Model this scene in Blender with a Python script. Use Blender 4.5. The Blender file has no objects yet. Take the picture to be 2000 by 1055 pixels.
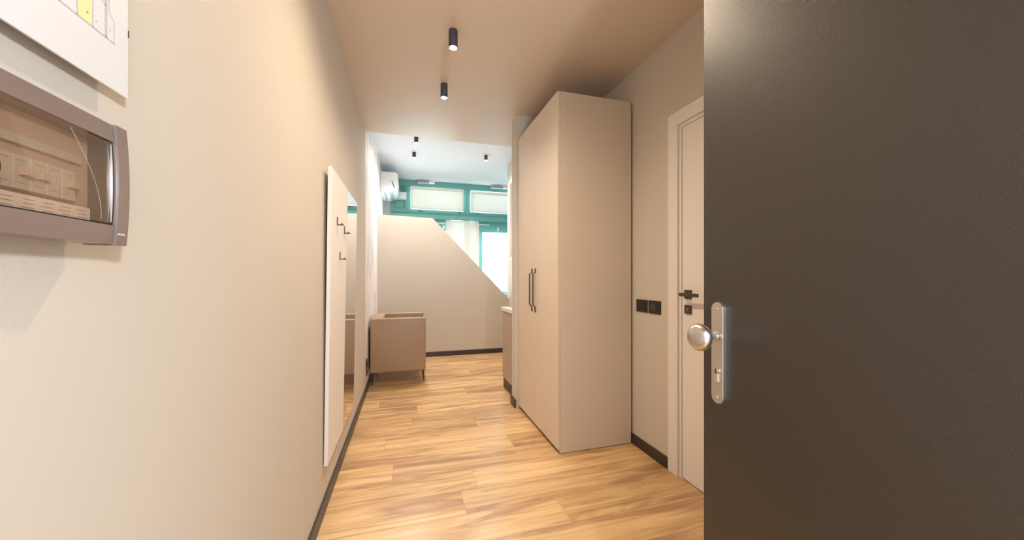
import bpy, bmesh, math, random
from mathutils import Vector, Matrix
random.seed(7)
S = bpy.context.scene
COL = S.collection
YAW = math.radians(16.37)

# ---------------------------------------------------------------- camera
cd = bpy.data.cameras.new('camera'); cam = bpy.data.objects.new('camera', cd); COL.objects.link(cam)
cam.location = (0, 0, 1.2); cam.rotation_euler = (math.pi/2, 0, -YAW)
cd.sensor_width = 36; cd.lens = 36*698/2000; cd.shift_y = 13.5/2000; cd.clip_start = 0.02
S.camera = cam
# ---------------------------------------------------------------- world
w = bpy.data.worlds.new('world'); S.world = w; w.use_nodes = True
bg = w.node_tree.nodes['Background']; bg.inputs[0].default_value = (0.86, 0.93, 1, 1); bg.inputs[1].default_value = 1.5
# ---------------------------------------------------------------- exposure
S.view_settings.view_transform = 'Standard'; S.view_settings.look = 'None'
S.view_settings.gamma = 1; S.view_settings.use_curve_mapping = False
S.view_settings.exposure = 1.25

def light(kind, name, loc, energy, color, rot=(0, 0, 0), **k):
    l = bpy.data.lights.new(name, kind); l.energy = energy; l.color = color
    for a, v in k.items(): setattr(l, a, v)
    o = bpy.data.objects.new(name, l); COL.objects.link(o); o.location = loc; o.rotation_euler = rot
    return o
# daylight outside the tall windows
light('AREA', 'daylight', (1.5, 7.9, 1.9), 250, (0.85, 0.95, 1.0), (math.radians(-90), 0, 0), shape='RECTANGLE', size=4.0, size_y=3.2)
# lamp on the stair landing behind the open doorway
light('POINT', 'landing_light', (0.52, -0.66, 1.60), 37, (0.84, 0.92, 1.0), shadow_soft_size=0.05)
SPOT_HALL, SPOT_ROOM = 12.5, 36
WARM = (1.0, 0.86, 0.71)

# ---------------------------------------------------------------- materials
def mat(name, col, rough=0.5, metal=0.0, bump=0.0, bscale=200, var=0.0, vscale=5, spec=0.5, coat=0.0, aniso=0.0):
    m = bpy.data.materials.new(name); m.use_nodes = True
    nt = m.node_tree; b = nt.nodes['Principled BSDF']; L = nt.links
    b.inputs['Base Color'].default_value = (*col, 1); b.inputs['Roughness'].default_value = rough
    b.inputs['Metallic'].default_value = metal; b.inputs['Specular IOR Level'].default_value = spec
    b.inputs['Coat Weight'].default_value = coat; b.inputs['Coat Roughness'].default_value = 0.05
    b.inputs['Anisotropic'].default_value = aniso
    tc = nt.nodes.new('ShaderNodeTexCoord')
    n = nt.nodes.new('ShaderNodeTexNoise'); n.inputs['Scale'].default_value = vscale; n.inputs['Detail'].default_value = 4
    L.new(tc.outputs['Object'], n.inputs['Vector'])
    mx = nt.nodes.new('ShaderNodeMix'); mx.data_type = 'RGBA'
    mx.inputs[6].default_value = (*[c*(1-var) for c in col], 1); mx.inputs[7].default_value = (*[min(1, c*(1+var)) for c in col], 1)
    L.new(n.outputs['Fac'], mx.inputs[0]); L.new(mx.outputs[2], b.inputs['Base Color'])
    if bump:
        n2 = nt.nodes.new('ShaderNodeTexNoise'); n2.inputs['Scale'].default_value = bscale; n2.inputs['Detail'].default_value = 3
        L.new(tc.outputs['Object'], n2.inputs['Vector'])
        bp = nt.nodes.new('ShaderNodeBump'); bp.inputs['Strength'].default_value = bump; bp.inputs['Distance'].default_value = 0.002
        L.new(n2.outputs['Fac'], bp.inputs['Height']); L.new(bp.outputs[0], b.inputs['Normal'])
    return m

def emis(name, col, st):
    m = bpy.data.materials.new(name); m.use_nodes = True
    b = m.node_tree.nodes['Principled BSDF']; b.inputs['Base Color'].default_value = (*col, 1)
    b.inputs['Emission Color'].default_value = (*col, 1); b.inputs['Emission Strength'].default_value = st
    return m

def glassy(name, tint, gloss=0.06, rough=0.02):
    m = bpy.data.materials.new(name); m.use_nodes = True
    nt = m.node_tree; nt.nodes.clear(); N = nt.nodes.new; L = nt.links
    o = N('ShaderNodeOutputMaterial'); t = N('ShaderNodeBsdfTransparent'); g = N('ShaderNodeBsdfGlossy'); mx = N('ShaderNodeMixShader')
    t.inputs[0].default_value = (*tint, 1); g.inputs['Roughness'].default_value = rough
    f = N('ShaderNodeLayerWeight'); f.inputs[0].default_value = 0.12
    ad = N('ShaderNodeMath'); ad.operation = 'ADD'; ad.use_clamp = True; ad.inputs[1].default_value = gloss
    L.new(f.outputs['Facing'], ad.inputs[0]); L.new(ad.outputs[0], mx.inputs[0])
    L.new(t.outputs[0], mx.inputs[1]); L.new(g.outputs[0], mx.inputs[2]); L.new(mx.outputs[0], o.inputs[0])
    return m

def cloth(name, col, trans, stripes=0.0):
    m = bpy.data.materials.new(name); m.use_nodes = True
    nt = m.node_tree; nt.nodes.clear(); N = nt.nodes.new; L = nt.links
    o = N('ShaderNodeOutputMaterial'); d = N('ShaderNodeBsdfDiffuse'); t = N('ShaderNodeBsdfTranslucent'); mx = N('ShaderNodeMixShader')
    tc = N('ShaderNodeTexCoord'); wv = N('ShaderNodeTexNoise'); wv.inputs['Scale'].default_value = 60
    L.new(tc.outputs['Object'], wv.inputs['Vector'])
    cm = N('ShaderNodeMix'); cm.data_type = 'RGBA'
    cm.inputs[6].default_value = (*[c*0.95 for c in col], 1); cm.inputs[7].default_value = (*col, 1)
    L.new(wv.outputs['Fac'], cm.inputs[0]); L.new(cm.outputs[2], d.inputs[0]); L.new(cm.outputs[2], t.inputs[0])
    mx.inputs[0].default_value = trans
    L.new(d.outputs[0], mx.inputs[1]); L.new(t.outputs[0], mx.inputs[2]); L.new(mx.outputs[0], o.inputs[0])
    return m

def floor_mat():
    m = bpy.data.materials.new('oak_planks'); m.use_nodes = True
    nt = m.node_tree; b = nt.nodes['Principled BSDF']; N = nt.nodes.new; L = nt.links
    def M(op, a, c=None, d=None):
        n = N('ShaderNodeMath'); n.operation = op
        for i, v in enumerate((a, c, d)):
            if v is None: continue
            if isinstance(v, (int, float)): n.inputs[i].default_value = v
            else: L.new(v, n.inputs[i])
        return n.outputs[0]
    def comb(x, y, z=0.0):
        n = N('ShaderNodeCombineXYZ')
        for i, v in enumerate((x, y, z)):
            if isinstance(v, (int, float)): n.inputs[i].default_value = v
            else: L.new(v, n.inputs[i])
        return n.outputs[0]
    def noise(vec, sc, det=5, rg=0.6, dist=0.0):
        n = N('ShaderNodeTexNoise'); n.inputs['Scale'].default_value = sc; n.inputs['Detail'].default_value = det
        n.inputs['Roughness'].default_value = rg; n.inputs['Distortion'].default_value = dist
        L.new(vec, n.inputs['Vector']); return n.outputs['Fac']
    def ramp(f, stops):
        r = N('ShaderNodeValToRGB'); e = r.color_ramp.elements
        e[0].position, e[0].color = stops[0][0], (*stops[0][1], 1); e[1].position, e[1].color = stops[-1][0], (*stops[-1][1], 1)
        for p, c in stops[1:-1]:
            k = e.new(p); k.color = (*c, 1)
        L.new(f, r.inputs[0]); return r.outputs[0]
    def mix(f, a, c, mode='MIX'):
        n = N('ShaderNodeMix'); n.data_type = 'RGBA'; n.blend_type = mode
        if isinstance(f, float): n.inputs[0].default_value = f
        else: L.new(f, n.inputs[0])
        for i, v in ((6, a), (7, c)):
            if isinstance(v, tuple): n.inputs[i].default_value = (*v, 1)
            else: L.new(v, n.inputs[i])
        return n.outputs[2]
    tc = N('ShaderNodeTexCoord'); sp = N('ShaderNodeSeparateXYZ'); L.new(tc.outputs['Object'], sp.inputs[0])
    x, y = sp.outputs[0], sp.outputs[1]
    W, LEN = 0.205, 1.30
    ry = M('DIVIDE', M('ADD', y, -2.21 + 40*W), W); row = M('FLOOR', ry); fy = M('FRACT', ry)
    wn = N('ShaderNodeTexWhiteNoise'); wn.noise_dimensions = '1D'; L.new(row, wn.inputs['W'])
    rx = M('ADD', M('DIVIDE', x, LEN), M('MULTIPLY', wn.outputs['Value'], 7.3)); cx = M('FLOOR', rx); fx = M('FRACT', rx)
    wn2 = N('ShaderNodeTexWhiteNoise'); wn2.noise_dimensions = '2D'; L.new(comb(row, cx), wn2.inputs['Vector'])
    pid = wn2.outputs['Value']; sp2 = N('ShaderNodeSeparateColor'); L.new(wn2.outputs['Color'], sp2.inputs[0])
    ox = M('MULTIPLY', sp2.outputs[0], 31.0); oy = M('MULTIPLY', sp2.outputs[1], 17.0)
    px, py = M('ADD', x, ox), M('ADD', y, oy)
    big = noise(comb(M('MULTIPLY', px, 0.8), M('MULTIPLY', py, 5.5)), 1.6, 5, 0.6, 1.1)
    mid = noise(comb(M('MULTIPLY', px, 0.8), M('MULTIPLY', py, 13.0)), 1.6, 6, 0.6, 0.9)
    fine = noise(comb(M('MULTIPLY', px, 6.0), M('MULTIPLY', py, 160.0)), 1.5, 3, 0.6)
    base = ramp(mid, [(0.28, (0.46, 0.26, 0.115)), (0.48, (0.66, 0.42, 0.195)), (0.62, (0.78, 0.54, 0.28))])
    dark = ramp(big, [(0.48, (0, 0, 0)), (0.64, (1, 1, 1))])
    c = mix(M('MULTIPLY', dark, 0.80), base, (0.33, 0.17, 0.085))
    c = mix(M('MULTIPLY', M('SUBTRACT', 1.0, fine), 0.25), c, (0.42, 0.24, 0.12))
    tone = ramp(pid, [(0.0, (0.84, 0.82, 0.80)), (0.5, (1.0, 0.99, 0.98)), (1.0, (1.12, 1.12, 1.12))])
    c = mix(1.0, c, tone, 'MULTIPLY')
    # joints
    jy = M('LESS_THAN', M('MINIMUM', fy, M('SUBTRACT', 1.0, fy)), 0.008)
    jx = M('LESS_THAN', M('MINIMUM', fx, M('SUBTRACT', 1.0, fx)), 0.0012)
    j = M('MAXIMUM', jy, jx)
    c = mix(M('MULTIPLY', j, 0.45), c, (0.24, 0.13, 0.06))
    L.new(c, b.inputs['Base Color'])
    b.inputs['Roughness'].default_value = 0.30; b.inputs['Specular IOR Level'].default_value = 0.5
    bp = N('ShaderNodeBump'); bp.inputs['Strength'].default_value = 0.12; bp.inputs['Distance'].default_value = 0.002
    L.new(M('SUBTRACT', M('MULTIPLY', fine, 0.4), j), bp.inputs['Height']); L.new(bp.outputs[0], b.inputs['Normal'])
    return m

def mural_mat():
    m = mat('marbled_wallpaper', (0.78, 0.76, 0.75), 0.55)
    nt = m.node_tree; b = nt.nodes['Principled BSDF']; N = nt.nodes.new; L = nt.links
    tc = N('ShaderNodeTexCoord'); mp = N('ShaderNodeMapping'); mp.inputs['Scale'].default_value = (1, 2.6, 1.0)
    n = N('ShaderNodeTexNoise'); n.inputs['Scale'].default_value = 1.7; n.inputs['Detail'].default_value = 6; n.inputs['Distortion'].default_value = 1.2
    r = N('ShaderNodeValToRGB'); e = r.color_ramp.elements
    e[0].position = 0.38; e[0].color = (0.60, 0.58, 0.59, 1); e[1].position = 0.50; e[1].color = (0.84, 0.79, 0.76, 1)
    L.new(tc.outputs['Object'], mp.inputs[0]); L.new(mp.outputs[0], n.inputs['Vector']); L.new(n.outputs['Fac'], r.inputs[0]); L.new(r.outputs[0], b.inputs['Base Color'])
    return m

def door_mat():
    m = bpy.data.materials.new('dark_speckled_door'); m.use_nodes = True
    nt = m.node_tree; b = nt.nodes['Principled BSDF']; N = nt.nodes.new; L = nt.links
    tc = N('ShaderNodeTexCoord')
    n = N('ShaderNodeTexVoronoi'); n.inputs['Scale'].default_value = 210; L.new(tc.outputs['Object'], n.inputs['Vector'])
    r = N('ShaderNodeValToRGB'); e = r.color_ramp.elements; e[0].position = 0.06; e[0].color = (1, 1, 1, 1); e[1].position = 0.16; e[1].color = (0, 0, 0, 1)
    L.new(n.outputs['Distance'], r.inputs[0])
    sp = N('ShaderNodeSeparateColor'); L.new(n.outputs['Color'], sp.inputs[0])
    gt = N('ShaderNodeMath'); gt.operation = 'GREATER_THAN'; gt.inputs[1].default_value = 0.86; L.new(sp.outputs[0], gt.inputs[0])
    ml = N('ShaderNodeMath'); ml.operation = 'MULTIPLY'; L.new(r.outputs[0], ml.inputs[0]); L.new(gt.outputs[0], ml.inputs[1])
    m2 = N('ShaderNodeMath'); m2.operation = 'MULTIPLY'; m2.inputs[1].default_value = 0.4; L.new(ml.outputs[0], m2.inputs[0])
    mx = N('ShaderNodeMix'); mx.data_type = 'RGBA'; mx.inputs[6].default_value = (0.021, 0.0125, 0.0075, 1); mx.inputs[7].default_value = (0.24, 0.19, 0.15, 1)
    L.new(m2.outputs[0], mx.inputs[0]); L.new(mx.outputs[2], b.inputs['Base Color'])
    b.inputs['Roughness'].default_value = 0.40; b.inputs['Specular IOR Level'].default_value = 0.85
    f = N('ShaderNodeTexNoise'); f.inputs['Scale'].default_value = 420; f.inputs['Detail'].default_value = 2; L.new(tc.outputs['Object'], f.inputs['Vector'])
    bp = N('ShaderNodeBump'); bp.inputs['Strength'].default_value = 0.35; bp.inputs['Distance'].default_value = 0.0012
    L.new(f.outputs['Fac'], bp.inputs['Height']); L.new(bp.outputs[0], b.inputs['Normal'])
    return m

WALLC = (0.59, 0.525, 0.445)
MT = dict(
    floor=floor_mat(), mural=mural_mat(), door=door_mat(),
    wall=mat('beige_wall_paint', WALLC, 0.75, bump=0.15, bscale=260, var=0.015),
    ceil=mat('taupe_ceiling_paint', (0.66, 0.545, 0.43), 0.42, bump=0.08, bscale=200, var=0.015),
    white=mat('white_wall_paint', (0.67, 0.69, 0.74), 0.8, bump=0.08, bscale=200),
    base=mat('dark_baseboard', (0.040, 0.028, 0.022), 0.4, var=0.2, vscale=30),
    cab=mat('cream_laminate', (0.66, 0.55, 0.435), 0.5, bump=0.04, bscale=400, var=0.01),
        dooroff=mat('offwhite_door_lacquer', (0.78, 0.73, 0.68), 0.45, bump=0.05, bscale=120, var=0.02, vscale=40),
    black=mat('black_plastic', (0.022, 0.018, 0.018), 0.35),
    dkmetal=mat('dark_bronze_metal', (0.10, 0.075, 0.065), 0.42, metal=0.6),
    steel=mat('brushed_steel', (0.62, 0.58, 0.54), 0.30, metal=1.0, bump=0.06, bscale=300, aniso=0.4),
    steelb=mat('polished_steel_screw', (0.75, 0.70, 0.63), 0.2, metal=1.0),
    brass=mat('brass_cylinder', (0.70, 0.52, 0.28), 0.3, metal=1.0),
    leather=mat('taupe_leatherette', (0.35, 0.235, 0.145), 0.42, bump=0.12, bscale=180, var=0.03),
    panel=mat('cream_panel', (0.79, 0.73, 0.68), 0.55, bump=0.03, bscale=300),
    green=mat('teal_window_paint', (0.15, 0.40, 0.375), 0.30, bump=0.05, bscale=60, var=0.06, vscale=10),
    sign=mat('white_plastic_sign', (0.69, 0.67, 0.66), 0.4),
    grey=mat('grey_print', (0.47, 0.45, 0.45), 0.6), yellow=mat('yellow_print', (0.70, 0.70, 0.33), 0.6), orange=mat('orange_print', (0.62, 0.30, 0.12), 0.6),
    bezel=mat('glossy_brown_plastic', (0.20, 0.145, 0.125), 0.2, var=0.05, spec=0.7, coat=0.4),
    dark=mat('shadow_gap_black', (0.012, 0.010, 0.009), 0.6),
    breaker=mat('pale_breaker_plastic', (0.50, 0.47, 0.41), 0.5), label=mat('cream_paper_label', (0.80, 0.72, 0.64), 0.7),
    ink=mat('brown_print', (0.42, 0.30, 0.25), 0.7), silver=mat('silver_print', (0.75, 0.73, 0.75), 0.3, metal=0.3),
    inner=mat('brown_inner_tray', (0.50, 0.38, 0.30), 0.5),
    smoke=glassy('smoked_cover', (0.93, 0.87, 0.82), 0.03), glass=glassy('window_glass', (0.93, 0.99, 0.98), 0.03),
    acw=mat('white_appliance_plastic', (0.82, 0.83, 0.85), 0.3), actu=mat('grey_metal_casing', (0.42, 0.43, 0.44), 0.35, metal=0.5),
    blind=cloth('white_blind_fabric', (0.86, 0.83, 0.79), 0.20), sheer=cloth('sheer_curtain_fabric', (0.78, 0.88, 0.92), 0.22),
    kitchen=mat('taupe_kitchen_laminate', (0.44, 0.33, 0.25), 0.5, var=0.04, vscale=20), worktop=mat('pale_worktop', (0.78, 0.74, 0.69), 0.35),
    lamp=emis('lit_bulb', (1.0, 0.93, 0.82), 60), lampbody=mat('grey_black_lamp_metal', (0.055, 0.055, 0.075), 0.45),
)
mm = bpy.data.materials.new('mirror_silver'); mm.use_nodes = True
b_ = mm.node_tree.nodes['Principled BSDF']; b_.inputs['Metallic'].default_value = 1; b_.inputs['Roughness'].default_value = 0.01; b_.inputs['Base Color'].default_value = (0.86, 0.85, 0.82, 1)
MT['mirror'] = mm

# ---------------------------------------------------------------- mesh helpers
def box(bm, lo, hi, bev=0.0, seg=2):
    t = bmesh.new()
    c = [(a+b)/2 for a, b in zip(lo, hi)]; s = [abs(b-a) for a, b in zip(lo, hi)]
    bmesh.ops.create_cube(t, size=1, matrix=Matrix.Translation(c) @ Matrix.Diagonal((*s, 1)))
    if bev: bmesh.ops.bevel(t, geom=t.edges[:], offset=bev, segments=seg, affect='EDGES', profile=0.5)
    merge(bm, t)
def merge(bm, t, mtx=None):
    me = bpy.data.meshes.new('tmp'); t.to_mesh(me); t.free()
    if mtx is not None: me.transform(mtx)
    bm.from_mesh(me); bpy.data.meshes.remove(me)
def prism(bm, pts, axis, a, b, bev=0.0):
    """pts: 2D outline; axis 'x','y','z' is the extrusion axis from a to b"""
    t = bmesh.new()
    def P(p, h):
        return {'x': (h, p[0], p[1]), 'y': (p[0], h, p[1]), 'z': (p[0], p[1], h)}[axis]
    v0 = [t.verts.new(P(p, a)) for p in pts]; v1 = [t.verts.new(P(p, b)) for p in pts]
    t.faces.new(v0); t.faces.new(v1[::-1]); n = len(pts)
    for i in range(n): t.faces.new((v0[i], v1[i], v1[(i+1) % n], v0[(i+1) % n]))
    bmesh.ops.recalc_face_normals(t, faces=t.faces[:])
    if bev: bmesh.ops.bevel(t, geom=t.edges[:], offset=bev, segments=2, affect='EDGES')
    merge(bm, t)
def cyl(bm, p0, p1, r0, r1=None, seg=24):
    r1 = r0 if r1 is None else r1
    p0, p1 = Vector(p0), Vector(p1); d = p1-p0
    t = bmesh.new(); bmesh.ops.create_cone(t, cap_ends=True, segments=seg, radius1=r0, radius2=r1, depth=d.length)
    merge(bm, t, Matrix.Translation((p0+p1)/2) @ d.to_track_quat('Z', 'Y').to_matrix().to_4x4())
def lathe(bm, prof, origin, axis, seg=40):
    """prof: (distance along axis, radius)"""
    t = bmesh.new(); rings = []
    for h, r in prof:
        rings.append([t.verts.new((r*math.cos(2*math.pi*k/seg), r*math.sin(2*math.pi*k/seg), h)) for k in range(seg)])
    for a, b in zip(rings, rings[1:]):
        for k in range(seg): t.faces.new((a[k], a[(k+1) % seg], b[(k+1) % seg], b[k]))
    t.faces.new(rings[0][::-1]); t.faces.new(rings[-1])
    bmesh.ops.recalc_face_normals(t, faces=t.faces[:])
    merge(bm, t, Matrix.Translation(origin) @ Vector(axis).to_track_quat('Z', 'Y').to_matrix().to_4x4())
def tube(bm, pts, w, h, up):
    """square-section bar through pts; w across `up`x dir, h along up"""
    up = Vector(up); t = bmesh.new(); rings = []
    P = [Vector(p) for p in pts]
    for i, p in enumerate(P):
        d = (P[min(i+1, len(P)-1)] - P[max(i-1, 0)]).normalized(); s = d.cross(up).normalized()
        rings.append([t.verts.new(p + s*a*w/2 + up*b*h/2) for a, b in ((-1, -1), (1, -1), (1, 1), (-1, 1))])
    for a, b in zip(rings, rings[1:]):
        for k in range(4): t.faces.new((a[k], a[(k+1) % 4], b[(k+1) % 4], b[k]))
    t.faces.new(rings[0][::-1]); t.faces.new(rings[-1]); bmesh.ops.recalc_face_normals(t, faces=t.faces[:])
    merge(bm, t)
def obj(name, bm, m, parent=None, smooth=False, loc=None):
    me = bpy.data.meshes.new(name); bm.to_mesh(me); bm.free(); me.materials.append(m)
    o = bpy.data.objects.new(name, me); COL.objects.link(o)
    if smooth:
        for p in me.polygons: p.use_smooth = True
        try: me.set_sharp_from_angle(angle=math.radians(40))
        except Exception: pass
    if parent is not None:
        o.parent = parent
        top = parent.matrix_basis.translation.copy()
        q = parent.parent
        while q is not None: top += q.matrix_basis.translation; q = q.parent
        me.transform(Matrix.Translation(-top))
    return o
def bx(name, lo, hi, m, parent=None, bev=0.0, seg=2, smooth=False):
    bm = bmesh.new(); box(bm, lo, hi, bev, seg); return obj(name, bm, m, parent, smooth=smooth or seg > 2)
def thing(name, label, cat, loc=(0, 0, 0), group=None):
    o = bpy.data.objects.new(name, None); COL.objects.link(o); o.location = loc; o.empty_display_size = 0.1
    return tag(o, label, cat, group)
def tag(o, label, cat, group=None):
    o['label'] = label; o['category'] = cat
    if group: o['group'] = group
    return o
def st(o, label=None, cat=None):
    o['kind'] = 'structure'
    if label: o['label'] = label
    if cat: o['category'] = cat
    return o

# ---------------------------------------------------------------- the shell
LX, RX = -0.41, 1.567          # hall walls
ZH, ZR = 2.69, 3.02            # hall and room ceiling heights
YS = 3.93                      # where the low hall ceiling ends
YP = 5.50                      # half-height partition
YW = 7.00                      # window wall
RX2 = 3.0                      # far room right wall
fl = st(bx('floor', (LX-0.1, -1.6, -0.06), (RX2+0.1, YW+0.15, 0), MT['floor']), 'honey oak plank floor running through the hall', 'floor')
st(bx('wall_left', (LX-0.12, -0.12, 0), (LX, YS+0.02, ZR+0.1), MT['wall']), 'plain beige hall wall on the left', 'wall')
st(bx('wall_far_left', (LX-0.12, YS+0.02, 0), (LX, YW+0.15, ZR+0.1), MT['mural']), 'white and grey marbled wallpaper wall beyond the mirror', 'wall')
bm = bmesh.new()               # right wall with the opening of the white door
DY0, DY1, DZ = 0.97, 1.778, 2.115
box(bm, (RX, -0.12, 0), (RX+0.12, DY0, ZR+0.1)); box(bm, (RX, DY1, 0), (RX+0.12, YP+0.1, ZR+0.1)); box(bm, (RX, DY0, DZ), (RX+0.12, DY1, ZR+0.1))
st(obj('wall_right', bm, MT['wall']), 'golden beige wall with the white interior door', 'wall')
st(bx('wall_pier', (0.957, 3.135, 0), (RX, 3.26, ZH), MT['wall']), 'narrow wall pier between wardrobe and kitchen', 'wall')
bm = bmesh.new(); box(bm, (RX+0.12, YP, 0), (RX2, YP+0.1, ZR+0.1)); st(obj('wall_return', bm, MT['wall']), 'short wall hidden behind the kitchen', 'wall')
st(bx('wall_far_right', (RX2, YP, 0), (RX2+0.12, YW+0.15, ZR+0.1), MT['white']), 'white end wall beside the windows', 'wall')
bm = bmesh.new()               # entrance wall behind the camera, with the doorway
box(bm, (LX-0.12, -0.30, 0), (-0.30, -0.12, ZH)); box(bm, (0.80, -0.30, 0), (RX+0.12, -0.12, ZH)); box(bm, (-0.30, -0.30, 2.15), (0.80, -0.12, ZH))
st(obj('wall_back', bm, MT['wall']), 'entrance wall around the open doorway', 'wall')
st(bx('ceiling', (LX-0.12, -0.30, ZH), (RX+0.12, YS, ZR+0.1), MT['ceil']), 'low taupe ceiling of the hall', 'ceiling')
st(bx('ceiling', (LX-0.12, YS, ZR), (RX2+0.12, YW+0.15, ZR+0.1), MT['white']), 'higher white ceiling of the far room', 'ceiling')
# partition with the sloping top
bm = bmesh.new()
prism(bm, [(LX+0.001, 0), (RX, 0), (RX, 0.845), (0.372, 2.083), (LX+0.001, 2.105)], 'y', YP, YP+0.10)
st(obj('wall_partition', bm, MT['wall']), 'beige partition wall cut off diagonally at the top', 'wall')
# window wall (opening from x=-0.29 to 2.72, z 0.9 to 2.99)
bm = bmesh.new()
box(bm, (LX, YW, 0), (-0.29, YW+0.15, ZR)); box(bm, (2.75, YW, 0), (RX2, YW+0.15, ZR)); box(bm, (-0.29, YW, 0), (2.75, YW+0.15, 0.86))
st(obj('wall_window', bm, MT['white']), 'white wall around the tall windows', 'wall')

def baseboard(name, lo, hi, label):
    bm = bmesh.new(); box(bm, lo, hi, 0.002); st(obj(name, bm, MT['base']), label, 'baseboard')
baseboard('baseboard_left', (LX, -0.12, 0), (LX+0.012, YP, 0.072), 'dark brown baseboard along the left wall')
baseboard('baseboard_right', (RX-0.012, DY1+0.078, 0), (RX, 3.13, 0.072), 'dark brown baseboard between wardrobe and white door')
baseboard('baseboard_right', (RX-0.012, -0.12, 0), (RX, DY0-0.078, 0.072), 'dark brown baseboard behind the open entrance door')
baseboard('baseboard_partition', (LX+0.012, YP-0.012, 0), (RX, YP, 0.072), 'dark brown baseboard under the diagonal partition')
bm = bmesh.new(); box(bm, (0.943, 3.128, 0), (0.957, 3.268, 0.075), 0.001)
st(obj('baseboard_pier', bm, MT['base']), 'short dark baseboard block on the pier beside the wardrobe', 'baseboard')

# ---------------------------------------------------------------- white interior door (door_1)
d1 = st(bpy.data.objects.new('door_1', None)); COL.objects.link(d1); d1.location = (RX, (DY0+DY1)/2, 0)
d1['label'] = 'white interior door with black lever handle in the right wall'; d1['category'] = 'door'
bx('door_leaf', (RX+0.006, DY0+0.022, 0.006), (RX+0.046, DY1-0.022, DZ-0.024), MT['dooroff'], d1, 0.002)
bm = bmesh.new()
for (y0, y1) in ((DY1-0.002, DY1+0.078), (DY0-0.078, DY0+0.002)): box(bm, (RX-0.014, y0, 0), (RX+0.001, y1, DZ-0.002+0.0), 0.002)
box(bm, (RX-0.014, DY0-0.078, DZ-0.002), (RX+0.001, DY1+0.078, DZ+0.078), 0.002)
obj('door_casing', bm, MT['dooroff'], d1)
bm = bmesh.new()
box(bm, (RX+0.001, DY1-0.020, 0), (RX+0.11, DY1, DZ-0.002)); box(bm, (RX+0.001, DY0, 0), (RX+0.11, DY0+0.020, DZ-0.002)); box(bm, (RX+0.001, DY0+0.02, DZ-0.022), (RX+0.11, DY1-0.02, DZ-0.002))
obj('door_jamb', bm, MT['dooroff'], d1)
HY, HZ = 1.706, 1.098
bm = bmesh.new(); box(bm, (RX-0.004, HY-0.026, HZ-0.026), (RX+0.006, HY+0.026, HZ+0.026), 0.001)
rs = obj('handle_rose', bm, MT['dkmetal'], d1); rs['label'] = 'square black handle rose'
bm = bmesh.new(); cyl(bm, (RX-0.003, HY, HZ), (RX-0.045, HY, HZ), 0.009)
box(bm, (RX-0.055, HY-0.125, HZ-0.010), (RX-0.043, HY+0.010, HZ+0.010), 0.0015)
lv = obj('lever_handle', bm, MT['dkmetal'], d1); lv['label'] = 'black lever handle'
bm = bmesh.new(); box(bm, (RX-0.003, HY-0.025, 0.985), (RX+0.006, HY+0.025, 1.035), 0.001)
kp = obj('keyhole_plate', bm, MT['dkmetal'], d1); kp['label'] = 'square black keyhole plate'
bm = bmesh.new(); cyl(bm, (RX-0.0045, HY, 1.014), (RX-0.002, HY, 1.014), 0.005); box(bm, (RX-0.0045, HY-0.002, 1.000), (RX-0.002, HY+0.002, 1.014)); obj('keyhole', bm, MT['brass'], kp)

# ---------------------------------------------------------------- open entrance door (door_2)
EX = 0.738; E0, E1 = -0.115, 0.7495
d2 = st(bpy.data.objects.new('door_2', None)); COL.objects.link(d2); d2.location = (EX, E0, 0)
d2['label'] = 'dark speckled entrance door standing open on the right, with round steel knob'; d2['category'] = 'door'
bx('door_leaf', (EX, E0, 0.008), (EX+0.050, E1, 2.13), MT['door'], d2, 0.0015)
PY = 0.698; PZ0, PZ1 = 0.890, 1.138; PW = 0.035; PT = 0.0105
def stadium(w, z0, z1, n=14):
    r = w/2*0.98; pts = []
    for k in range(n+1): a = math.pi*k/n; pts.append((PY+w/2*math.cos(a), z1-r+r*math.sin(a)))
    for k in range(n+1): a = math.pi+math.pi*k/n; pts.append((PY+w/2*math.cos(a), z0+r+r*math.sin(a)))
    return pts
bm = bmesh.new(); prism(bm, stadium(PW, PZ0, PZ1), 'x', EX-PT, EX+0.0002)
bev = [e for e in bm.edges if all(abs(v.co.x-(EX-PT)) < 1e-5 for v in e.verts)]
bmesh.ops.bevel(bm, geom=bev, offset=0.0015, segments=2, affect='EDGES')
pl = obj('handle_plate', bm, MT['steel'], d2, smooth=True); pl['label'] = 'brushed steel backplate with rounded ends'
for z in (PZ1-0.016, PZ0+0.016):
    bm = bmesh.new(); lathe(bm, [(0, 0.0042), (0.001, 0.0040), (0.0016, 0.0026)], (EX-PT, PY, z), (-1, 0, 0), 20); obj('screw', bm, MT['steelb'], pl, smooth=True)
KZ = 1.055
bm = bmesh.new()
lathe(bm, [(0, 0.0135), (0.002, 0.0135), (0.0035, 0.0085), (0.022, 0.0080), (0.028, 0.0095), (0.031, 0.016), (0.036, 0.0240), (0.043, 0.0300), (0.051, 0.0328), (0.058, 0.0318), (0.064, 0.0272), (0.0685, 0.019), (0.0705, 0.009), (0.071, 0.001)], (EX-PT, PY, KZ), (-1, 0, 0), 48)
kb = obj('door_knob', bm, MT['steel'], d2, smooth=True); kb['label'] = 'round brushed steel knob'
bm = bmesh.new(); CZ = 0.965
lathe(bm, [(0, 0.0083), (0.0028, 0.0083), (0.003, 0.0075)], (EX-PT, PY, CZ+0.006), (-1, 0, 0), 24)
prism(bm, [(PY-0.005, CZ-0.021), (PY+0.005, CZ-0.021), (PY+0.005, CZ+0.002), (PY-0.005, CZ+0.002)], 'x', EX-PT-0.003, EX-PT+0.001, 0.001)
lc = obj('lock_cylinder', bm, MT['steelb'], d2, smooth=True)
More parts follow.
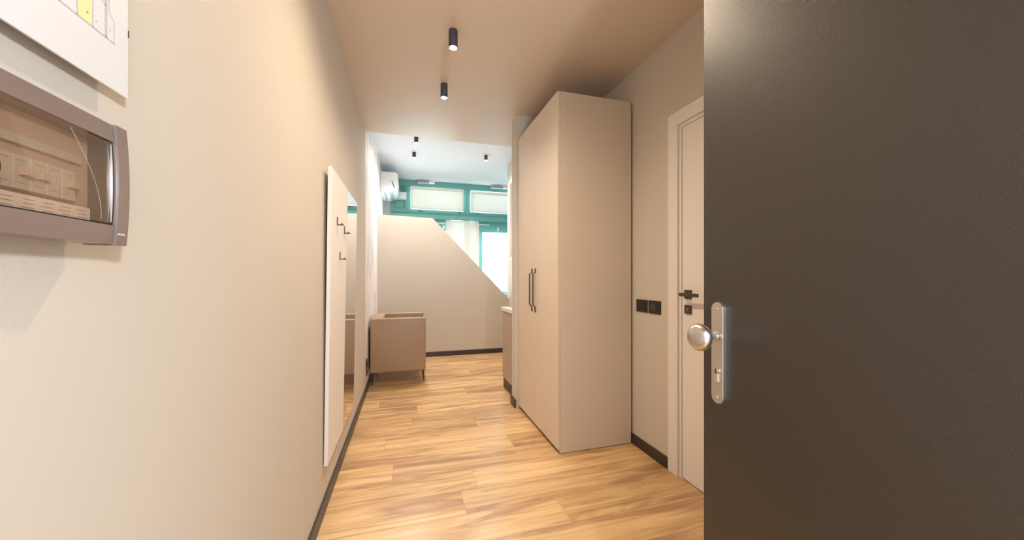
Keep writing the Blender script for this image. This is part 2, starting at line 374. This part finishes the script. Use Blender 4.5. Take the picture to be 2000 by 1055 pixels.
bm = bmesh.new(); cyl(bm, (EX-PT-0.0036, PY, CZ+0.006), (EX-PT-0.0030, PY, CZ+0.006), 0.0058, seg=20); obj('cylinder_plug', bm, MT['brass'], lc)
bm = bmesh.new(); box(bm, (EX-PT-0.0042, PY-0.0010, CZ+0.001), (EX-PT-0.0035, PY+0.0010, CZ+0.011)); obj('key_slot', bm, MT['dark'], lc)
# entrance door frame
bm = bmesh.new(); box(bm, (0.755, -0.31, 0), (0.80, -0.12, 2.15), 0.002); box(bm, (-0.30, -0.31, 0), (-0.26, -0.118, 2.15), 0.002); box(bm, (-0.26, -0.31, 2.135), (0.755, -0.118, 2.15))
st(obj('trim_1', bm, MT['base']), 'dark frame of the entrance doorway', 'door frame')

# ---------------------------------------------------------------- wardrobe
WX, WY0, WY1, WZ = 0.975, 2.229, 3.125, 2.459
wd = thing('wardrobe', 'tall cream two-door wardrobe against the right wall of the hall', 'wardrobe', ((WX+1.55)/2, (WY0+WY1)/2, 0))
bm = bmesh.new()
x0, x1 = WX+0.020, 1.548
box(bm, (x0, WY0, 0.004), (x1, WY0+0.018, WZ), 0.001); obj('side_panel', bm, MT['cab'], wd)
bm = bmesh.new()
box(bm, (x0, WY1-0.018, 0.004), (x1, WY1, WZ), 0.001); obj('side_panel', bm, MT['cab'], wd)
bx('top_panel', (x0, WY0+0.018, WZ-0.018), (x1, WY1-0.018, WZ), MT['cab'], wd)
bx('bottom_panel', (x0, WY0+0.018, 0.05), (x1, WY1-0.018, 0.068), MT['cab'], wd)
bx('back_panel', (x1-0.006, WY0+0.018, 0.068), (x1, WY1-0.018, WZ-0.018), MT['cab'], wd)
bx('plinth', (x0+0.003, WY0+0.018, 0.006), (x0+0.019, WY1-0.018, 0.05), MT['cab'], wd)
ym = (WY0+WY1)/2+0.012
doors = []
for (a, b, hy) in ((WY0+0.001, ym-0.0015, ym-0.035), (ym+0.0015, WY1-0.001, ym+0.045)):
    d = bx('door', (WX, a, 0.034), (WX+0.018, b, WZ-0.001), MT['cab'], wd, 0.0012)
    bm = bmesh.new()
    tube(bm, [(WX-0.004, hy, 1.266), (WX-0.004, hy, 1.236), (WX-0.024, hy, 1.222), (WX-0.024, hy, 0.985), (WX-0.004, hy, 0.955), (WX-0.004, hy, 0.922)], 0.009, 0.011, (0, 1, 0))
    h = obj('handle', bm, MT['dkmetal'], d); h['label'] = 'dark bronze bow handle'

# ---------------------------------------------------------------- kitchen
KY0, KY1 = 3.268, 3.775
kc = thing('kitchen_base_cabinet', 'low taupe kitchen cabinet just past the wardrobe', 'cabinet', (1.28, (KY0+KY1)/2, 0))
bx('body', (1.022, KY0, 0.10), (RX-0.002, KY1, 0.835), MT['kitchen'], kc, 0.001)
bx('door', (1.002, KY0+0.002, 0.115), (1.020, KY1, 0.832), MT['kitchen'], kc, 0.001)
bx('plinth', (1.012, KY0, 0.0), (1.030, KY1, 0.10), MT['base'], kc)
bx('side_panel', (1.03, KY1-0.018, 0.0), (RX-0.002, KY1, 0.10), MT['base'], kc)
wt = bx('worktop', (0.990, KY0, 0.835), (RX-0.002, KY1+0.008, 0.872), MT['worktop'], None, 0.002)
tag(wt, 'pale kitchen worktop with light edge past the wardrobe', 'worktop')
sk = thing('kitchen_sink', 'shiny steel sink set in the kitchen worktop', 'sink', (1.25, 3.52, 0.872))
bm = bmesh.new(); box(bm, (1.04, 3.33, 0.8722), (1.48, 3.73, 0.876), 0.001); obj('rim', bm, MT['steelb'], sk)
bm = bmesh.new(); box(bm, (1.10, 3.38, 0.8762), (1.40, 3.68, 0.8772)); obj('bowl', bm, MT['steel'], sk)
wc = thing('kitchen_wall_cabinet', 'pale grey wall cabinet hung over the kitchen worktop', 'cabinet', (1.38, 3.75, 1.45))
bx('body', (1.222, KY0, 1.45), (RX-0.002, 4.18, 2.33), MT['cab'], wc, 0.001)
bx('door', (1.200, KY0+0.002, 1.45), (1.220, 3.72, 2.33), MT['cab'], wc, 0.001)
bx('door', (1.200, 3.724, 1.45), (1.220, 4.178, 2.33), MT['cab'], wc, 0.001)
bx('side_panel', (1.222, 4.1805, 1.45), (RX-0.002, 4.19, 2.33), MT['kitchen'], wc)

# ---------------------------------------------------------------- armchair
def armchair():
    X0, X1, Y0, Y1 = -0.388, 0.205, 4.185, 4.875
    t = thing('armchair', 'square taupe leatherette armchair with slim dark legs against the left wall', 'armchair', ((X0+X1)/2, (Y0+Y1)/2, 0))
    def soft(name, lo, hi, b=0.018, lab=None):
        bm = bmesh.new(); box(bm, lo, hi, b, 4); o = obj(name, bm, MT['leather'], t, smooth=True)
        return o
    soft('armrest', (X0, Y0, 0.14), (X1, Y0+0.085, 0.738), 0.014)
    soft('armrest', (X0, Y1-0.085, 0.14), (X1, Y1, 0.738), 0.014)
    soft('backrest', (X0, Y0+0.087, 0.14), (X0+0.13, Y1-0.087, 0.742), 0.02)
    soft('seat_base', (X0+0.13, Y0+0.087, 0.145), (X1-0.006, Y1-0.087, 0.30), 0.01)
    soft('seat_cushion', (X0+0.131, Y0+0.089, 0.302), (X1-0.002, Y1-0.089, 0.445), 0.03)
    # leg and welt seams
    for sx, lx in ((1, X1-0.030), (-1, X0+0.030)):
        for sy, ly in ((-1, Y0+0.045), (1, Y1-0.045)):
            bm = bmesh.new(); cyl(bm, (lx, ly, 0.142), (lx+sx*0.012, ly+sy*0.004, 0.0), 0.014, 0.006, 16); obj('leg', bm, MT['dkmetal'], t, smooth=True)
    for ya in (Y0+0.0015, Y1-0.0015):
        bm = bmesh.new(); cyl(bm, (X0+0.016, ya, 0.722), (X1-0.016, ya, 0.722), 0.0035, seg=10); obj('piping', bm, MT['leather'], t, smooth=True)
armchair()

# ---------------------------------------------------------------- coat rack with mirror (leans slightly off the wall)
def lean(z): return -0.3865 + 0.0145*(z-0.24)/1.53      # x of the front face
Z0, Z1 = 0.238, 1.772
cr = thing('coat_rack_mirror', 'cream wall panel with coat hooks beside a tall mirror on the left wall', 'coat rack', (-0.40, 2.5, Z0))
def slab(bm, yb0, yb1, yt0, yt1, thick, off=0.0, z0=Z0, z1=Z1):
    t = bmesh.new(); f = []
    for dx in (0, -thick):
        f.append([t.verts.new((lean(z)+off+dx, y, z)) for y, z in ((yb0, z0), (yb1, z0), (yt1, z1), (yt0, z1))])
    t.faces.new(f[0]); t.faces.new(f[1][::-1])
    for i in range(4): t.faces.new((f[0][i], f[1][i], f[1][(i+1) % 4], f[0][(i+1) % 4]))
    bmesh.ops.recalc_face_normals(t, faces=t.faces[:]); bmesh.ops.bevel(t, geom=t.edges[:], offset=0.0012, segments=2, affect='EDGES'); merge(bm, t)
bm = bmesh.new(); slab(bm, 2.005, 2.462, 2.030, 2.548, 0.018); obj('hook_panel', bm, MT['panel'], cr)
bm = bmesh.new(); slab(bm, 2.468, 2.925, 2.554, 3.002, 0.012, -0.006); obj('mirror_backing', bm, MT['panel'], cr)
bm = bmesh.new(); slab(bm, 2.466, 2.927, 2.552, 3.004, 0.005, -0.0005); mr = obj('mirror', bm, MT['mirror'], cr); mr['label'] = 'tall frameless mirror'
bx('wall_bracket', (LX, 2.2, 1.60), (-0.3915, 2.85, 1.64), MT['dkmetal'], cr); bx('wall_bracket', (LX, 2.2, 0.40), (-0.4035, 2.85, 0.44), MT['dkmetal'], cr)
for hy, hz in ((2.19, 1.490), (2.425, 1.470), (2.285, 1.302)):
    f = lean(hz); bm = bmesh.new()
    box(bm, (f-0.001, hy-0.009, hz), (f+0.004, hy+0.009, hz+0.045), 0.0008)
    box(bm, (f+0.001, hy-0.009, hz-0.001), (f+0.034, hy+0.009, hz+0.004), 0.0008)
    prism(bm, [(f+0.018, hz+0.003), (f+0.034, hz+0.003), (f+0.026, hz+0.011)], 'y', hy-0.009, hy+0.009)
    h = obj('coat_hook', bm, MT['dkmetal'], cr); h['label'] = 'small dark L-shaped hook'

# ---------------------------------------------------------------- floor plan sign
SX = -0.390
sg = thing('floor_plan_sign', 'white floor plan sign with a yellow highlighted room above the fuse box', 'sign', (SX, 0.55, 1.459))
bx('board', (SX-0.003, 0.355, 1.459), (SX, 0.6575, 1.669), MT['sign'], sg, 0.0006)
bx('spacer', (LX, 0.400, 1.49), (SX-0.003, 0.630, 1.64), MT['sign'], sg)
def strip(bm, y0, z0, y1, z1, wd_=0.0014):
    a = Vector((y0, z0)); b = Vector((y1, z1)); n = Vector((-(b-a).y, (b-a).x)).normalized()*wd_/2
    prism(bm, [tuple(a+n), tuple(a-n), tuple(b-n), tuple(b+n)], 'x', SX, SX+0.0004)
bm = bmesh.new()
strip(bm, 0.51, 1.5235, 0.632, 1.5235, 0.002); strip(bm, 0.631, 1.5235, 0.631, 1.553); strip(bm, 0.631, 1.553, 0.622, 1.562)
strip(bm, 0.617, 1.5235, 0.617, 1.64, 0.004); strip(bm, 0.596, 1.5235, 0.596, 1.64); strip(bm, 0.573, 1.5235, 0.573, 1.64, 0.0018)
strip(bm, 0.55, 1.5235, 0.55, 1.64); strip(bm, 0.53, 1.5235, 0.53, 1.64); strip(bm, 0.596, 1.578, 0.617, 1.566); strip(bm, 0.545, 1.545, 0.573, 1.545)
strip(bm, 0.51, 1.64, 0.622, 1.64, 0.002); strip(bm, 0.622, 1.562, 0.622, 1.64); strip(bm, 0.51, 1.5235, 0.51, 1.64)
for y, z in ((0.602, 1.535), (0.624, 1.537)): box(bm, (SX, y-0.001, z-0.0012), (SX+0.0004, y+0.001, z+0.0012))
obj('plan_drawing', bm, MT['grey'], sg)
bm = bmesh.new(); box(bm, (SX-0.0001, 0.574, 1.5245), (SX+0.0003, 0.595, 1.62)); obj('highlighted_room', bm, MT['yellow'], sg)
bm = bmesh.new(); cyl(bm, (SX, 0.5875, 1.536), (SX+0.0006, 0.5875, 1.536), 0.0018, seg=12); obj('position_mark', bm, MT['orange'], sg)
bm = bmesh.new(); box(bm, (SX-0.0035, 0.6572, 1.549), (SX+0.0006, 0.6586, 1.559)); obj('edge_clip', bm, MT['dkmetal'], sg)

# ---------------------------------------------------------------- fuse box (consumer unit)
FX = -0.360; F0, F1 = 0.300, 0.6065; FZ0, FZ1 = 1.242, 1.3955; zc = (FZ0+FZ1)/2
fb = thing('fuse_box', 'glossy brown wall fuse box with smoked curved cover on the left wall', 'fuse box', (LX, (F0+F1)/2, FZ0))
def bulge(z): return 0.0035*(1-((z-zc)/((FZ1-FZ0)/2))**2)
def curved(bm, y0, y1, z0, z1, xb, xo, n=14):
    """vertical slice with a convex front; xb back plane, xo front offset from FX-bulge"""
    pts = [(xb, z0)] + [(FX-0.0035+xo+bulge(z0+(z1-z0)*k/n), z0+(z1-z0)*k/n) for k in range(n+1)] + [(xb, z1)]
    prism(bm, pts, 'y', y0, y1)
bx('back_box', (LX, F0+0.012, FZ0+0.008), (FX-0.030, F1-0.012, FZ1-0.008), MT['bezel'], fb, 0.002)
for (a, b) in ((F0, F0+0.0185), (F1-0.0185, F1)):
    bm = bmesh.new(); curved(bm, a, b, FZ0-0.001, FZ1+0.001, FX-0.034, 0.002); obj('side_rail', bm, MT['bezel'], fb)
GY0, GY1 = F0+0.020, F1-0.020
bm = bmesh.new(); curved(bm, GY0, GY1, FZ1-0.022, FZ1, FX-0.034, -0.001, 5); obj('top_rail', bm, MT['bezel'], fb)
bm = bmesh.new(); curved(bm, GY0, GY1, FZ0, FZ0+0.024, FX-0.034, -0.001, 5); obj('bottom_rail', bm, MT['bezel'], fb)
bx('inner_tray', (FX-0.032, GY0, FZ0+0.020), (FX-0.028, GY1, FZ1-0.018), MT['inner'], fb)
for k in range(12):
    y1 = GY1-0.030-k*0.0178
    bm = bmesh.new(); box(bm, (FX-0.028, y1-0.0170, 1.290), (FX-0.020, y1, 1.325), 0.0006); br = obj('breaker', bm, MT['breaker'], fb)
    if k % 3 != 1:
        bm = bmesh.new(); box(bm, (FX-0.020, y1-0.013, 1.304), (FX-0.013, y1-0.004, 1.312), 0.0005); obj('toggle', bm, MT['label'] if k > 4 else MT['inner'], br)
    for z in (1.319, 1.296): bx('printed_line', (FX-0.0201, y1-0.0135, z), (FX-0.0198, y1-0.0035, z+0.0012), MT['ink'], br)
for nm, z0, z1, ye, xx in (('label_strip', 1.268, 1.285, GY1-0.012, -0.018), ('label_strip', 1.337, 1.347, GY1-0.018, -0.022)):
    bm = bmesh.new(); box(bm, (FX-0.027, GY0+0.01, z0), (FX+xx, ye, z1), 0.0006); ls = obj(nm, bm, MT['label'] if z0 < 1.3 else MT['breaker'], fb)
    if z0 < 1.3:
        bm = bmesh.new()
        for k in range(11):
            y = ye-0.006-k*0.0215
            for q in range(3): box(bm, (FX+xx-0.0001, y-random.uniform(0.010, 0.017), z0+0.0035+q*0.0042), (FX+xx+0.0002, y, z0+0.0044+q*0.0042))
        obj('small_print', bm, MT['ink'], ls)
# smoked curved cover
bm = bmesh.new(); n = 18; za, zb = FZ0+0.0265, FZ1-0.0235
pts = [(FX-0.006+bulge(za+(zb-za)*k/n), za+(zb-za)*k/n) for k in range(n+1)]
pts = pts + [(x-0.0018, z) for x, z in reversed(pts)]
prism(bm, pts, 'y', GY0+0.001, GY1-0.002)
cv = obj('smoked_cover', bm, MT['smoke'], fb); cv['label'] = 'transparent smoked cover'
bm = bmesh.new()
bend = [(GY1-0.060+0.042*math.sin(t*1.5), FZ1-0.026-(FZ1-FZ0-0.056)*t) for t in [i/16 for i in range(17)]]
for (ya, z_a), (yb, z_b) in zip(bend, bend[1:]):
    xa, xb2 = FX-0.0058+bulge(z_a), FX-0.0058+bulge(z_b); cyl(bm, (xa, ya, z_a), (xb2, yb, z_b), 0.00022, seg=6)
obj('cover_seam', bm, MT['ink'], cv)
bm = bmesh.new(); curved(bm, GY0, GY1, za-0.003, za-0.0008, FX-0.028, -0.002, 3); curved(bm, GY1-0.0014, GY1+0.0018, za, zb, FX-0.028, -0.003, 8); obj('shadow_gap', bm, MT['dark'], fb)
bm = bmesh.new(); curved(bm, GY1-0.0024, GY1-0.0013, za+0.002, zb-0.002, FX-0.0045, -0.0026, 10); obj('cover_edge', bm, MT['silver'], cv)
bm = bmesh.new()
xk = FX-0.0055+bulge(1.302)
t = bmesh.new(); bmesh.ops.create_cone(t, cap_ends=True, segments=32, radius1=0.0165, radius2=0.0155, depth=0.004); merge(bm, t, Matrix.Translation((xk+0.001, 0.4335, 1.302)) @ Matrix.Rotation(math.pi/2, 4, 'Y'))
obj('cover_latch', bm, MT['black'], fb, smooth=True)
# faint maker's lettering, unreadable in the photo: small silver strokes
bm = bmesh.new(); y = F1-0.0165
for wl, kind in ((0.0022, 'm'), (0.0016, 'u'), (0.0018, 'n'), (0.0005, 'i'), (0.0014, 'o')):
    zb0 = FZ0+0.0125; xo = FX-0.0015+bulge(zb0+0.001)
    if kind == 'm':
        for q in (0, 0.5, 1): box(bm, (xo-0.0008, y+wl*q-0.0002, zb0), (xo+0.0003, y+wl*q+0.0002, zb0+0.0022))
        box(bm, (xo-0.0008, y, zb0+0.0019), (xo+0.0003, y+wl, zb0+0.0023))
    else:
        for q in (0, 1): box(bm, (xo-0.0008, y+wl*q-0.0002, zb0), (xo+0.0003, y+wl*q+0.0002, zb0+0.0022))
        if kind in 'uo': box(bm, (xo-0.0008, y, zb0), (xo+0.0003, y+wl, zb0+0.0004))
        if kind in 'no': box(bm, (xo-0.0008, y, zb0+0.0019), (xo+0.0003, y+wl, zb0+0.0023))
    y += wl+0.0009
obj('lettering', bm, MT['silver'], fb)

# ---------------------------------------------------------------- switches and sockets
def switchplate(yc, label, kind):
    t = thing('wall_switch' if kind == 'switch' else 'wall_socket', label, 'switch' if kind == 'switch' else 'socket', (RX, yc, 1.0), None)
    bx('cover_plate', (RX-0.009, yc-0.0585, 0.957), (RX, yc+0.0585, 1.043), MT['black'], t, 0.002)
    if kind == 'switch':
        for k in range(3):
            y0 = yc-0.036+k*0.0245
            bx('rocker', (RX-0.012, y0, 0.976), (RX-0.009, y0+0.0225, 1.024), MT['black'], t, 0.001)
    else:
        bm = bmesh.new(); box(bm, (RX-0.0115, yc-0.018, 0.976), (RX-0.009, yc+0.036, 1.024), 0.001); obj('socket_insert', bm, MT['dkmetal'], t)
        bx('rocker', (RX-0.0125, yc-0.038, 0.976), (RX-0.009, yc-0.021, 1.024), MT['black'], t, 0.001)
switchplate(2.124, 'black three-way wall switch plate, the one nearer the wardrobe', 'switch')
switchplate(1.992, 'black wall plate with a square insert, the one nearer the white door', 'socket')
for (yc, zc2, p, lab) in ((4.035, 0.292, 0.016, 'black socket low on the marbled wall, the upper one behind the armchair'), (4.055, 0.200, 0.010, 'smaller black socket just above the left baseboard')):
    t = thing('wall_socket', lab, 'socket', (LX, yc, zc2))
    s = 0.05 if p > 0.012 else 0.038
    bx('cover_plate', (LX, yc-s, zc2-0.042), (LX+p*0.6, yc+s, zc2+0.042), MT['black'], t, 0.002)
    bm = bmesh.new(); cyl(bm, (LX+p*0.6, yc, zc2), (LX+p, yc, zc2), 0.022); obj('socket_insert', bm, MT['dkmetal'], t)

# ---------------------------------------------------------------- ceiling spotlights
def spotlight(x, y, zc3, label, group, L=0.105, r=0.027, en=30, cone=138, lc=WARM):
    t = thing('ceiling_spotlight', label, 'spotlight', (x, y, zc3), group)
    bm = bmesh.new(); lathe(bm, [(0, r), (L-0.003, r), (L, r-0.002), (L, r-0.004), (L-0.012, r-0.005)], (x, y, zc3), (0, 0, -1), 32)
    obj('housing', bm, MT['lampbody'], t, smooth=True)
    bm = bmesh.new(); lathe(bm, [(0, r-0.0055), (0.006, r-0.007), (0.012, 0.010), (0.014, 0.002)], (x, y, zc3-L+0.006), (0, 0, -1), 24)
    bb = obj('bulb', bm, MT['lamp'], t, smooth=True); bb['label'] = 'glowing lamp face'
    l = light('SPOT', 'spot_light', (0, 0, 0), en, lc, shadow_soft_size=0.03, spot_size=math.radians(cone), spot_blend=1.0)
    l.parent = t; l.location = (0, 0, -L-0.012)
spotlight(0.268, 2.175, ZH, 'black cylinder spotlight on the hall ceiling, the one nearest the entrance', 'spotlights on the hall ceiling', en=SPOT_HALL)
spotlight(0.275, 2.800, ZH, 'black cylinder spotlight on the hall ceiling, the one farther from the entrance', 'spotlights on the hall ceiling', en=SPOT_HALL)
spotlight(0.262, 1.50, ZH, 'black cylinder spotlight on the hall ceiling above the entrance, out of the picture', 'spotlights on the hall ceiling', en=SPOT_HALL*2.8, cone=165, lc=(1.0, 0.80, 0.58))
for x, y, lab in ((0.115, 4.81, 'small spotlight on the white ceiling, closest to the hall'), (0.10, 5.42, 'small spotlight on the white ceiling, left one of the farther two'), (1.135, 5.25, 'small spotlight on the white ceiling, at the right above the kitchen side')):
    spotlight(x, y, ZR, lab, 'spotlights on the white ceiling', L=0.075, r=0.026, en=SPOT_ROOM, cone=160, lc=(1.0, 0.93, 0.88))

# ---------------------------------------------------------------- windows
YG = YW+0.02
def frame_bars(bm, x0, x1, z0, z1, t, y0=YG, y1=YG+0.06, bev=0.004):
    box(bm, (x0, y0, z0), (x0+t, y1, z1), bev); box(bm, (x1-t, y0, z0), (x1, y1, z1), bev)
    box(bm, (x0+t, y0, z1-t), (x1-t, y1, z1), bev); box(bm, (x0+t, y0, z0), (x1-t, y1, z0+t), bev)
def window(n, label):
    o = bpy.data.objects.new('window_%d' % n, None); COL.objects.link(o); o.location = (1.2, YG, 0.9); st(o, label, 'window'); return o
w1 = window(1, 'row of teal framed upper windows below the white ceiling')
bm = bmesh.new()                # transom band
box(bm, (-0.29, YW-0.03, 2.90), (2.75, YW+0.08, 3.018), 0.004)       # head
box(bm, (-0.29, YW-0.03, 2.43), (-0.24, YW+0.08, 2.90), 0.004)
for x0, x1 in ((-0.03, 0.07), (1.06, 1.20), (2.10, 2.24), (2.70, 2.75)): box(bm, (x0, YW-0.03, 2.43), (x1, YW+0.08, 2.90), 0.004)
box(bm, (-0.29, YW-0.045, 2.40), (2.75, YW+0.08, 2.475), 0.006)      # rail
obj('frame', bm, MT['green'], w1)
bm = bmesh.new(); box(bm, (-0.24, YW-0.005, 2.475), (-0.03, YW+0.02, 2.90), 0.002); frame_bars(bm, -0.225, -0.045, 2.49, 2.885, 0.012, YW-0.012, YW-0.004, 0.001)
obj('side_panel', bm, MT['green'], w1)
for x0, x1 in ((0.07, 1.06), (1.20, 2.10), (2.24, 2.70)):
    bm = bmesh.new(); box(bm, (x0, YG+0.03, 2.475), (x1, YG+0.036, 2.90)); obj('pane', bm, MT['glass'], w1)
bm = bmesh.new()
for x in (0.20, 0.95, 1.30, 2.0): box(bm, (x, YW-0.052, 2.44), (x+0.07, YW-0.040, 2.452))
obj('latch', bm, MT['dkmetal'], w1)
# deep teal beam under the upper windows
bm = bmesh.new(); prism(bm, [(YW-0.14, 2.29), (YW+0.1, 2.29), (YW+0.1, 2.40), (YW-0.045, 2.40), (YW-0.14, 2.37)], 'x', -0.289, 2.749, 0.003)
st(obj('trim_2', bm, MT['green']), 'deep teal beam below the upper windows', 'beam')
# lower windows
for n, (x0, x1, lab) in enumerate(((-0.29, 0.82, 'lower teal window mostly hidden behind the partition'), (1.28, 2.75, 'lower teal window with sheer curtain at the right'))):
    wn = window(n+2, lab)
    bm = bmesh.new()
    box(bm, (x0, YW-0.02, 2.085), (x1, YW+0.08, 2.289), 0.004)                           # wide head
    if n:
        box(bm, (x0+0.08, YW-0.02, 0.861), (x0+0.155, YW+0.08, 2.085), 0.004); box(bm, (x1-0.06, YW-0.02, 0.861), (x1, YW+0.08, 2.085), 0.004)
        box(bm, (x0+0.155, YW-0.01, 0.861), (x1-0.06, YW+0.08, 0.92), 0.004)
    else:
        box(bm, (x0, YW-0.02, 0.861), (x0+0.07, YW+0.08, 2.085), 0.004); box(bm, (x1-0.07, YW-0.02, 0.861), (x1, YW+0.08, 2.085), 0.004)
        box(bm, (x0+0.07, YW-0.01, 0.861), (x1-0.07, YW+0.08, 0.92), 0.004)
    obj('frame', bm, MT['green'], wn)
    gx0 = x0+0.155 if n else x0+0.07
    bm = bmesh.new(); box(bm, (gx0, YG+0.02, 0.92), (x1-0.06, YG+0.026, 2.085)); obj('pane', bm, MT['glass'], wn)
    bm = bmesh.new(); xs = (x0+0.02, x0+0.30) if n else (x1-0.42, x1-0.12)
    box(bm, (xs[0], YW-0.034, 2.225), (xs[1], YW-0.02, 2.245), 0.003); box(bm, ((xs[0]+xs[1])/2+0.3*(1 if n else 0.36), YW-0.036, 2.125), ((xs[0]+xs[1])/2+0.3*(1 if n else 0.36)+0.03, YW-0.02, 2.19), 0.003)
    h = obj('vent_strip', bm, MT['acw'], wn); h['label'] = 'white metal fittings on the teal frame'
w4 = window(4, 'narrow fixed glazing between the lower windows')
for a, b in ((0.82, 1.05), (1.19, 1.28)): bx('pane', (a, YG+0.02, 0.86), (b, YG+0.026, 2.289), MT['glass'], w4)
st(bx('trim_3', (1.05, YW, 0.86), (1.19, YW+0.12, 2.289), MT['white']), 'white post between the lower windows', 'pillar')
st(bx('trim_4', (1.36, YW-0.12, 0.835), (2.75, YW, 0.860), MT['white'], None, 0.003), 'white window sill under the sheer curtain', 'window sill')

# blinds of the upper windows
def blind(x0, x1, z0, z1, y, label, group, slope=0.0):
    t = thing('roller_blind', label, 'blind', ((x0+x1)/2, y, z0), group)
    bx('fabric', (x0+0.006, y, z0+0.012), (x1-0.006, y+0.002, z1-0.03), MT['blind'], t)
    bx('cassette', (x0, y-0.018, z1-0.05), (x1, y+0.022, z1), MT['blind'], t, 0.004)
    bx('bottom_bar', (x0, y-0.006, z0), (x1, y+0.008, z0+0.016), MT['blind'], t, 0.003)
    for a in (x0, x1-0.014): bx('side_guide', (a, y-0.008, z0+0.016), (a+0.014, y+0.010, z1-0.05), MT['blind'], t)
blind(0.072, 1.058, 2.478, 2.895, YW-0.065, 'white blind on the upper window, the left one in full view', 'blinds on the upper windows')
blind(1.202, 2.098, 2.478, 2.880, YW-0.065, 'white blind on the upper window, cut off by the wall cabinet', 'blinds on the upper windows')
# white fabric panel in front of the post
t = thing('panel_curtain', 'flat white panel curtain between the two lower windows', 'curtain', (1.0, YW-0.10, 0.86))
for a, b, yy in ((0.715, 1.045, YW-0.085), (1.046, 1.19, YW-0.092), (1.191, 1.355, YW-0.085)):
    bx('fabric_strip', (a, yy, 0.87), (b, yy+0.003, 2.2885), MT['blind'], t)
bx('bottom_rail', (0.715, YW-0.094, 0.862), (1.355, YW-0.08, 0.872), MT['blind'], t)
# sheer curtain
t = thing('sheer_curtain', 'gathered sheer white curtain glowing with daylight', 'curtain', (2.1, YW-0.05, 0.93))
bm = bmesh.new(); nx, nz = 220, 14; vs = []
for j in range(nz+1):
    rw = []
    for i in range(nx+1):
        u = i/nx; x = 1.455+u*1.20; z = 0.905+j/nz*1.165; am = 0.012+0.008*(1-j/nz)
        rw.append(bm.verts.new((x, YW-0.055+am*math.sin(u*150+0.8*math.sin(u*23))+0.005*math.sin(u*61+j*0.25), z)))
    vs.append(rw)
for j in range(nz):
    for i in range(nx): bm.faces.new((vs[j][i], vs[j][i+1], vs[j+1][i+1], vs[j+1][i]))
obj('fabric', bm, MT['sheer'], t, smooth=True)
bm = bmesh.new(); cyl(bm, (1.44, YW-0.055, 2.068), (2.68, YW-0.055, 2.068), 0.006, seg=10); obj('curtain_rod', bm, MT['acw'], t)
# ceiling mounted casings by the window
for x0, x1, lab in ((0.19, 0.50, 'grey and white casing on the ceiling edge above the left blind'), (1.60, 1.93, 'grey and white casing on the ceiling edge above the right blind')):
    t = thing('window_opener', lab, 'window opener', ((x0+x1)/2, YW-0.09, 2.97), 'window opener casings at the ceiling')
    bx('casing', (x0, YW-0.13, 2.955), (x1-0.10, YW-0.031, 3.0), MT['actu'], t, 0.003)
    bx('end_cap', (x1-0.099, YW-0.13, 2.965), (x1, YW-0.031, 3.01), MT['acw'], t, 0.003)
    bx('mount_plate', (x0-0.02, YW-0.14, 3.0105), (x1+0.03, YW-0.031, 3.0195), MT['acw'], t)

# ---------------------------------------------------------------- air conditioner and cable box
ac = thing('air_conditioner', 'white wall air conditioner high on the left wall by the windows', 'air conditioner', (LX, 6.45, 2.56))
A0, A1 = 6.05, 6.80
bm = bmesh.new()
prof = [(LX, 2.56), (LX+0.10, 2.555), (LX+0.20, 2.585), (LX+0.255, 2.64), (LX+0.272, 2.72), (LX+0.272, 2.84), (LX+0.255, 2.872), (LX+0.22, 2.885), (LX, 2.885)]
prism(bm, prof, 'y', A0, A1, 0.006); obj('housing', bm, MT['acw'], ac)
bm = bmesh.new()
for a, b in (((LX+0.06, 2.554), (LX+0.20, 2.580)),):
    prism(bm, [(a[0], a[1]-0.002), (b[0], b[1]-0.002), (b[0], b[1]+0.010), (a[0], a[1]+0.010)], 'y', A0+0.05, A1-0.05)
obj('air_flap', bm, MT['actu'], ac)
bm = bmesh.new(); prism(bm, [(LX+0.17, 2.745), (LX+0.182, 2.75), (LX+0.222, 2.635), (LX+0.210, 2.63)], 'y', A0-0.002, A0+0.004); obj('side_slot', bm, MT['dkmetal'], ac)
cb = thing('cable_box', 'small white box mounted on the teal frame under the air conditioner', 'box', (-0.13, YW-0.09, 2.63))
bx('casing', (-0.26, YW-0.15, 2.632), (-0.012, YW-0.031, 2.750), MT['acw'], cb, 0.004)
bx('lid', (-0.262, YW-0.152, 2.7505), (-0.010, YW-0.031, 2.760), MT['acw'], cb, 0.002)
